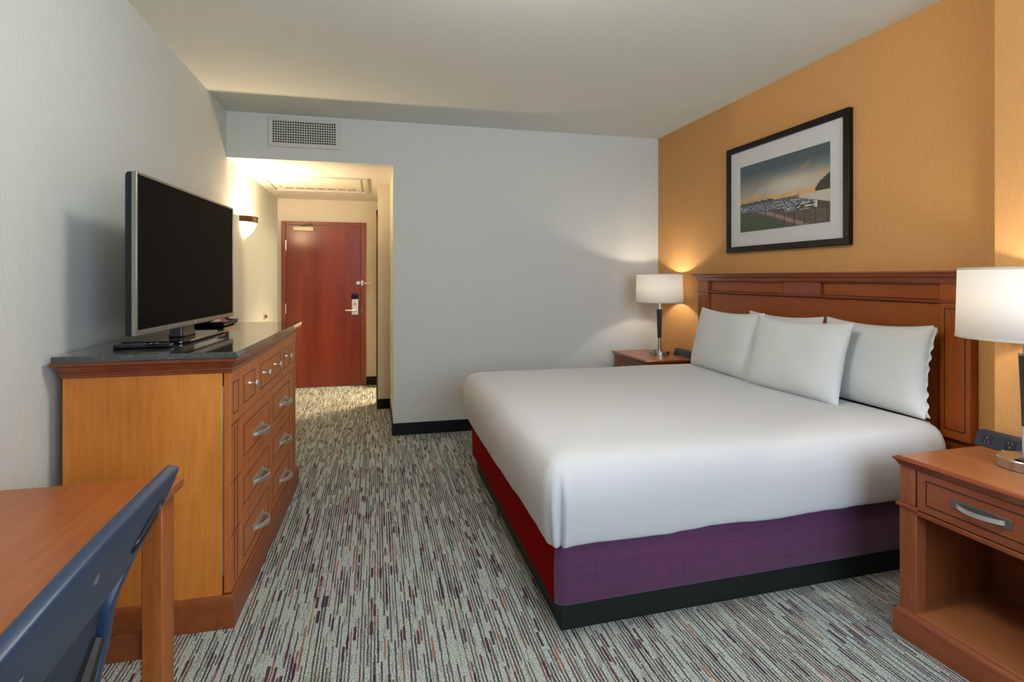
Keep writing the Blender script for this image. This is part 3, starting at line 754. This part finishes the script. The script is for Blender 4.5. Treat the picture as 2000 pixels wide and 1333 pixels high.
mb = MB(); mb.rectring([((.0, 0, 0, 0), 1.258), ((.006, 0, .004, .004), 1.262), ((.008, 0, .006, .006), 1.268), ((.002, 0, 0, 0), 1.274)], HX, 2.67, hy0, hy1); mb.build('moulding', M['red_edge'], hb, bevel=.0008)
B(2.655, 2.67, 2.118, 4.042, .62, 1.256).build('centre_panel', M['head'], hb, bevel=.002)

# ------------------------------------------------------------------ nightstands (local: x from the front to the back, y from the bed side towards the camera = negative)
def nightstand(label, loc, rz, group):
    ns = thing('nightstand', label, 'nightstand', loc, rz, group, local=True)
    Wn, Dn = .70, .515
    mb = MB(); mb.rectring([(0, 0), (0, .088), (-.004, .094), (-.008, .099), (-.016, .104)], 0, Dn, -Wn, 0); mb.build('plinth', M['night'], ns, bevel=.0015)
    fx = .022
    for y0, y1 in ((-.078, -.010), (-Wn + .010, -Wn + .078)):
        mb = MB(); mb.box(fx, fx + .05, y0, y1, .100, .495); p = mb.build('post', M['night_v'], ns, bevel=.003)
        mb = MB(); mb.rectring([(0, .495), (.009, .497), (.009, .507), (.003, .511)], fx, fx + .05, y0, y1); mb.build('post_moulding', M['red_edge'], p, bevel=.0008)
        B(fx - .0, fx + .05, y0 + .003, y1 - .003, .511, .656).build('post_block', M['night_v'], p, bevel=.002)
    for y in (-.030, -Wn + .012): B(fx + .04, Dn - .01, y, y + .018, .10, .656).build('side_panel', M['night_v'], ns, bevel=.001)
    B(Dn - .028, Dn - .014, -Wn + .03, -.03, .10, .656).build('back_panel', M['night'], ns)
    B(fx + .002, Dn - .02, -Wn + .02, -.02, .092, .108).build('bottom_shelf', M['night_top'], ns, bevel=.001)
    B(fx + .004, Dn - .03, -Wn + .03, -.03, .485, .499).build('divider', M['night'], ns, bevel=.001)
    B(fx - .004, fx + .02, -Wn + .079, -.079, .482, .500).build('rail', M['night'], ns, bevel=.003)
    d = B(fx - .002, fx + .24, -Wn + .082, -.082, .504, .654).build('drawer', M['night'], ns, bevel=.002)
    grooves(d, [(-Wn + .082 + .034, -.082 - .034, .532, .626)], fx - .0032, .004, .0012, xf=None)
    yc = -Wn / 2 + .045 - .0
    pl = B(fx - .006, fx - .002, yc - .095, yc + .095, .563, .597).build('pull_plate', M['steel_dark'], d, bevel=.001)
    n = 16; rings = []; w = .19
    for k in range(n + 1):
        a = k / n; yy = yc - w * .40 + w * .80 * a; o = .030 * math.sin(PI * a) ** .8 + .001; hw = .0085
        zz = .580
        rings.append([(fx - .006 - o, yy, zz - hw), (fx - .010 - o, yy, zz - hw * .8), (fx - .010 - o, yy, zz + hw * .8), (fx - .006 - o, yy, zz + hw), (fx - .003 - o, yy, zz)])
    MB().loft(rings).build('bow_handle', M['steel'], d, angle=50)
    mb = MB(); mb.rectring([(-.012, .654), (-.004, .657), (.0, .664), (.004, .672), (.010, .678), (.012, .683), (.004, .688), (.002, .690), (-.004, .6915)], .008, Dn - .004, -Wn + .012, -.012); mb.build('top_moulding', M['red_edge'], ns, bevel=.0008)
    B(.012, Dn - .006, -Wn + .016, -.016, .686, .6925).build('top', M['night_top'], ns, bevel=.001)
    return ns
NS1 = (1.958, 1.757, 0); R1 = math.radians(2.0)
n1 = nightstand('cherry nightstand with one drawer nearest the camera', NS1, R1, 'nightstands beside the bed')
n2 = dup(n1, 'far cherry nightstand in the corner beyond the bed', (2.168, 4.895, 0), 0.0)

# lamps
def lamp(label, loc):
    lp = thing('table_lamp', label, 'lamp', loc, 0, 'table lamps beside the bed', local=True)
    MB().lathe((0, 0, 0), [(.084, 0), (.088, .002), (.088, .034), (.085, .038), (.03, .040), (.002, .040)], 64).build('base', M['lampmetal'], lp, angle=30)
    sb = B(-.075, -.045, -.03, -.004, .040, .0425).build('switch_plate', M['black'], lp, bevel=.001)
    MB().lathe((0, 0, 0), [(.019, .040), (.019, .05), (.0165, .052), (.0165, .145), (.019, .147), (.019, .152)], 32).build('lower_stem', M['lampmetal'], lp)
    mb = MB(); mb.lathe((0, 0, 0), [(.0175, .152), (.0205, .25), (.0255, .378), (.0265, .405), (.0265, .407)], 12); mb.build('wood_stem', M['stem'], lp, angle=10)
    MB().lathe((0, 0, 0), [(.028, .407), (.028, .416), (.016, .418), (.015, .452), (.012, .453), (.010, .50), (.016, .505), (.016, .55)], 24).build('socket', M['lampmetal'], lp)
    mb = MB(); n = 64
    mb.loft([[(r * math.cos(2 * PI * j / n), r * math.sin(2 * PI * j / n), z) for j in range(n)] for r, z in ((.206, .470), (.200, .720))], False, False)
    sh = mb.build('lamp_shade', M['shade'], lp, solid=.0016, angle=60)
    for r, z in ((.2065, .470), (.2005, .720)):
        mb = MB(); mb.loft([[((r + a) * math.cos(2 * PI * j / n), (r + a) * math.sin(2 * PI * j / n), z + b_) for j in range(n)] for a, b_ in ((-.002, -.004), (.0015, -.003), (.0015, .004), (-.002, .005), (-.002, -.004))], False, False)
        mb.build('shade_trim', M['trim'], sh, angle=60)
    mb = MB(); mb.tube([(0, 0, .715), (.199, 0, .715)], .0022, 6); mb.tube([(0, 0, .715), (-.0995, .172, .715)], .0022, 6); mb.tube([(0, 0, .715), (-.0995, -.172, .715)], .0022, 6); mb.tube([(0, 0, .545), (0, 0, .735)], .003, 6)
    mb.build('shade_spider', M['lampmetal'], sh)
    MB().lathe((0, 0, .545), [(.008, 0), (.012, .015), (.026, .035), (.026, .045), (.015, .058), (.003, .062)], 20).build('bulb', M['bulb'], lp, angle=80)
    pointlight('lamp_light', (0, 0, .625), 7, (1, .90, .76), .022, lp)
    return lp
M['stem'] = wood('black_stained_stem', srgb(24, 24, 28), srgb(38, 38, 44), srgb(60, 58, 62), 'Z', 3, .3, .4)
M['trim'] = plain('shade_binding', srgb(205, 198, 182), .8)
l1 = lamp('white drum table lamp on the nightstand nearest the camera', (2.281, 1.505, .6925))
l2 = dup(l1, 'white drum table lamp on the far nightstand in the corner', (2.466, 4.53, .6925))

# desktop power strips
def strip(label, loc, rz):
    ps = thing('power_strip', label, 'power strip', loc, rz, 'desktop power strips on the nightstands', local=True)
    L = .255
    sec = [(0, 0), (.016, .056), (.030, .060), (.060, .060), (.066, .054), (.066, 0)]
    MB().loft([[(x, y, z) for x, z in sec] for y in (-L / 2, L / 2)]).build('housing', M['strip'], ps, bevel=.003)
    nx, nz = -math.cos(math.atan2(.016, .056)), math.sin(math.atan2(.016, .056))
    for k, (y, up) in enumerate(((.082, 1), (0, 0), (-.082, 1))):
        def pt(dy, s, d): return (.016 * s + nx * d, y + dy, .056 * s + nz * d)
        a = .0185
        q = [pt(-a, .22, .0), pt(a, .22, .0), pt(a, .86, 0), pt(-a, .86, 0)]; r = [pt(-a, .22, .0015), pt(a, .22, .0015), pt(a, .86, .0015), pt(-a, .86, .0015)]
        so = MB().loft([q, r]).build('outlet_face', M['socket'], ps)
        mb = MB()
        def sl(dy, s0, s1, w):
            mb.loft([[pt(dy - w, s0, .0015), pt(dy + w, s0, .0015), pt(dy + w, s1, .0015), pt(dy - w, s1, .0015)], [pt(dy - w, s0, .0022), pt(dy + w, s0, .0022), pt(dy + w, s1, .0022), pt(dy - w, s1, .0022)]])
        if up: sl(-.007, .3, .48, .0016); sl(.007, .3, .48, .0016); sl(0, .62, .75, .003)
        else: sl(-.007, .6, .78, .0016); sl(.007, .6, .78, .0016); sl(0, .33, .46, .003)
        mb.build('slots', M['steel_dark'], so, smooth=False)
    MB().loft([[(.016 * s + nx * .0005, y, .056 * s + nz * .0005) for y, s in ((-.02, .05), (.025, .05), (.025, .14), (-.02, .14))], [(.016 * s + nx * .0016, y, .056 * s + nz * .0016) for y, s in ((-.02, .05), (.025, .05), (.025, .14), (-.02, .14))]]).build('rating_plate', M['hinge'], ps)
    return ps
s1 = strip('dark power strip at the back of the nightstand nearest the camera', (2.402, 1.652, .6925), R1)
s2 = dup(s1, 'dark power strip on the far nightstand beside the pillows', (2.575, 4.355, .6925), 0.0)

# ------------------------------------------------------------------ framed picture
pc = thing('framed_picture', 'black framed marina sunset photograph in a white mat on the ochre wall', 'picture', (XR, 3.2, 1.57))
py0, py1, pz0, pz1 = 2.665, 3.825, 1.572, 2.372
mb = MB(); fw = .043
for a in ((py0, py1, pz0, pz0 + fw), (py0, py1, pz1 - fw, pz1), (py0, py0 + fw, pz0 + fw, pz1 - fw), (py1 - fw, py1, pz0 + fw, pz1 - fw)): mb.box(XR - .034, XR - .001, *a)
mb.build('frame', M['frame'], pc, bevel=.003)
B(XR - .020, XR - .012, py0 + fw, py1 - fw, pz0 + fw, pz1 - fw).build('mat_board', M['mat'], pc)
my, mz = .115, .125
iy0, iy1, iz0, iz1 = py0 + fw + .105, py1 - fw - .115, pz0 + fw + .105, pz1 - fw - .12
def photo(u, v):
    """printed photograph: u from the left, v from the bottom, colours in 0-255"""
    n = lambda a, b_, c: noise.noise(Vector((u * a + c, v * b_, c)))
    def mx(a, b_, t_): t_ = max(0, min(1, t_)); return tuple(p + (q - p) * t_ for p, q in zip(a, b_))
    hz = .40 + .015 * u
    if v > hz:                                            # evening sky
        s = (v - hz) / (1 - hz); glow = math.exp(-((u - .62) / .38) ** 2)
        c = mx((226, 158, 62), (168, 158, 140), s / .18) if s < .18 else mx((168, 158, 140), (66, 84, 92), (s - .18) / .6)
        c = mx(c, (206, 204, 190), .8 * glow * math.exp(-((s - .3) / .22) ** 2))
        c = mx(c, (120, 108, 96), .5 * math.exp(-((u - .2) / .2) ** 2) * math.exp(-((s - .3) / .25) ** 2) * (.6 + n(8, 8, 3)))
        d = (u - (.56 + .30 * s) + .05 * n(7, 7, 21)) ; c = mx(c, (214, 136, 92), max(0, .8 * math.exp(-(d / (.012 + .04 * s)) ** 2) * (.5 + .9 * n(14, 11, 1)) * math.exp(-((s - .58) / .24) ** 4)))
        d = s - (.30 + .45 * (u - .75)); c = mx(c, (216, 150, 100), max(0, .6 * math.exp(-(d / .05) ** 2) * max(0, min(1, (u - .70) / .2)) * (.7 + .8 * n(8, 16, 2))))
        if u > .86 and s < .06 + .30 * ((u - .86) / .14) ** .7 + .03 * n(40, 40, 4): c = (36, 46, 34)
        if s < .13 and u < .75 and (u * 41 + 3 * math.floor(u * 13)) % 1 < .055 and s < .04 + .08 * (math.floor(u * 41) * 7 % 5) / 5: c = mx(c, (70, 66, 62), .6)
        if u < .42 and s < .035 + .03 * (math.floor(u * 60) * 7919 % 5) / 5: c = (58, 64, 66)
        return c
    # grass bank
    gb = .27 - .30 * u ** 1.0 - .25 * max(0, u - .3)
    if v < gb: k = .5 + .5 * n(30, 60, 5); return mx((44, 58, 40), (74, 92, 56), k)
    # boardwalk
    top = .29 - .10 * u + .02 * math.sin(u * 3)
    if v < top and (v < .17 or u < .55 or v < .21):
        k = .5 + .5 * n(16, 90, 6); c = mx((50, 46, 44), (112, 98, 88), k)
        if .05 < (v - gb) < .11 and u < .8: c = mx((120, 100, 86), (150, 134, 120), k)
        if (u * 9.3) % 1 < .09 and v < top: c = (38, 36, 36)
        if abs(v - top) < .012: c = (44, 40, 40)
        return c
    if u > .70 and v > .40 - .38 * (u - .70) - .03:       # river
        k = .5 + .5 * n(10, 80, 7); return mx((170, 168, 156), (206, 196, 170), k)
    if u > .66 and v < .30: k = n(20, 50, 9); return (196, 196, 190) if (.1 < k and u < .88) else (64, 56, 46)
    k = n(70, 95, 8); q = n(30, 60, 10)                  # moored boats
    c = mx((62, 70, 78), (104, 112, 120), .5 + q)
    k2 = n(52, 150, 12); far = (hz - v) / .12
    if k2 > .20 + .1 * max(0, 1 - far) and v < hz - .02: c = mx((190, 196, 200), (224, 226, 226), k2 * 2)
    elif k2 < -.16: c = (40, 48, 58)
    if k > .34: c = (78, 104, 140)
    return c
nu, nv = 240, 160
me = bpy.data.meshes.new('photo_print')
vs = []; fs = []
for j in range(nv + 1):
    for i in range(nu + 1): vs.append((XR - .0212 - XR, iy1 - (iy1 - iy0) * i / nu - 3.2, iz0 + (iz1 - iz0) * j / nv - 1.57))
for j in range(nv):
    for i in range(nu): a = j * (nu + 1) + i; fs.append((a, a + nu + 1, a + nu + 2, a + 1))
me.from_pydata(vs, [], fs)
ca = me.color_attributes.new('print', 'FLOAT_COLOR', 'POINT')
buf = []
for j in range(nv + 1):
    for i in range(nu + 1): buf.extend(srgb(*photo(i / nu, j / nv)))
ca.data.foreach_set('color', buf)
t = NT('photographic_print'); at_ = t.n('ShaderNodeAttribute'); at_.attribute_name = 'print'
t.set(Base_Color=at_.outputs['Color'], Roughness=.35); me.materials.append(t.m)
po = bpy.data.objects.new('photo_print', me); COL.objects.link(po); po.parent = pc

# ------------------------------------------------------------------ daylight and camera
w = bpy.data.worlds.new('daylight'); SC.world = w; w.use_nodes = True
bg = w.node_tree.nodes['Background']; bg.inputs[0].default_value = (.70, .84, 1.06, 1); bg.inputs[1].default_value = 7.6
pl = bpy.data.lights.new('window_portal', 'AREA'); pl.shape = 'RECTANGLE'; pl.size = 2.05; pl.size_y = 1.81; pl.cycles.is_portal = True
po = bpy.data.objects.new('window_portal', pl); COL.objects.link(po); po.location = ((WX0 + WX1) / 2, YN - .09, 1.755); po.rotation_euler = (PI / 2, 0, 0)
po.rotation_euler = (-PI / 2, 0, PI)

cam = bpy.data.cameras.new('camera'); co = bpy.data.objects.new('camera', cam); COL.objects.link(co)
f = 1086.0
cam.sensor_width = 36; cam.lens = 36 * f / 2000; cam.shift_y = -(666.5 - 543) / 2000
cam.clip_start = .05
co.location = (0, 0, 1.38); co.rotation_euler = (PI / 2, 0, -math.atan2(265, f))
SC.camera = co
SC.view_settings.view_transform = 'Standard'; SC.view_settings.look = 'None'; SC.view_settings.gamma = 1; SC.view_settings.use_curve_mapping = False
SC.view_settings.exposure = 0.36
SC.cycles.max_bounces = 7; SC.cycles.diffuse_bounces = 4; SC.cycles.adaptive_threshold = .02; SC.cycles.glossy_bounces = 3; SC.cycles.transmission_bounces = 4
SC.cycles.sample_clamp_indirect = 6.0
SC.cycles.use_denoising = True
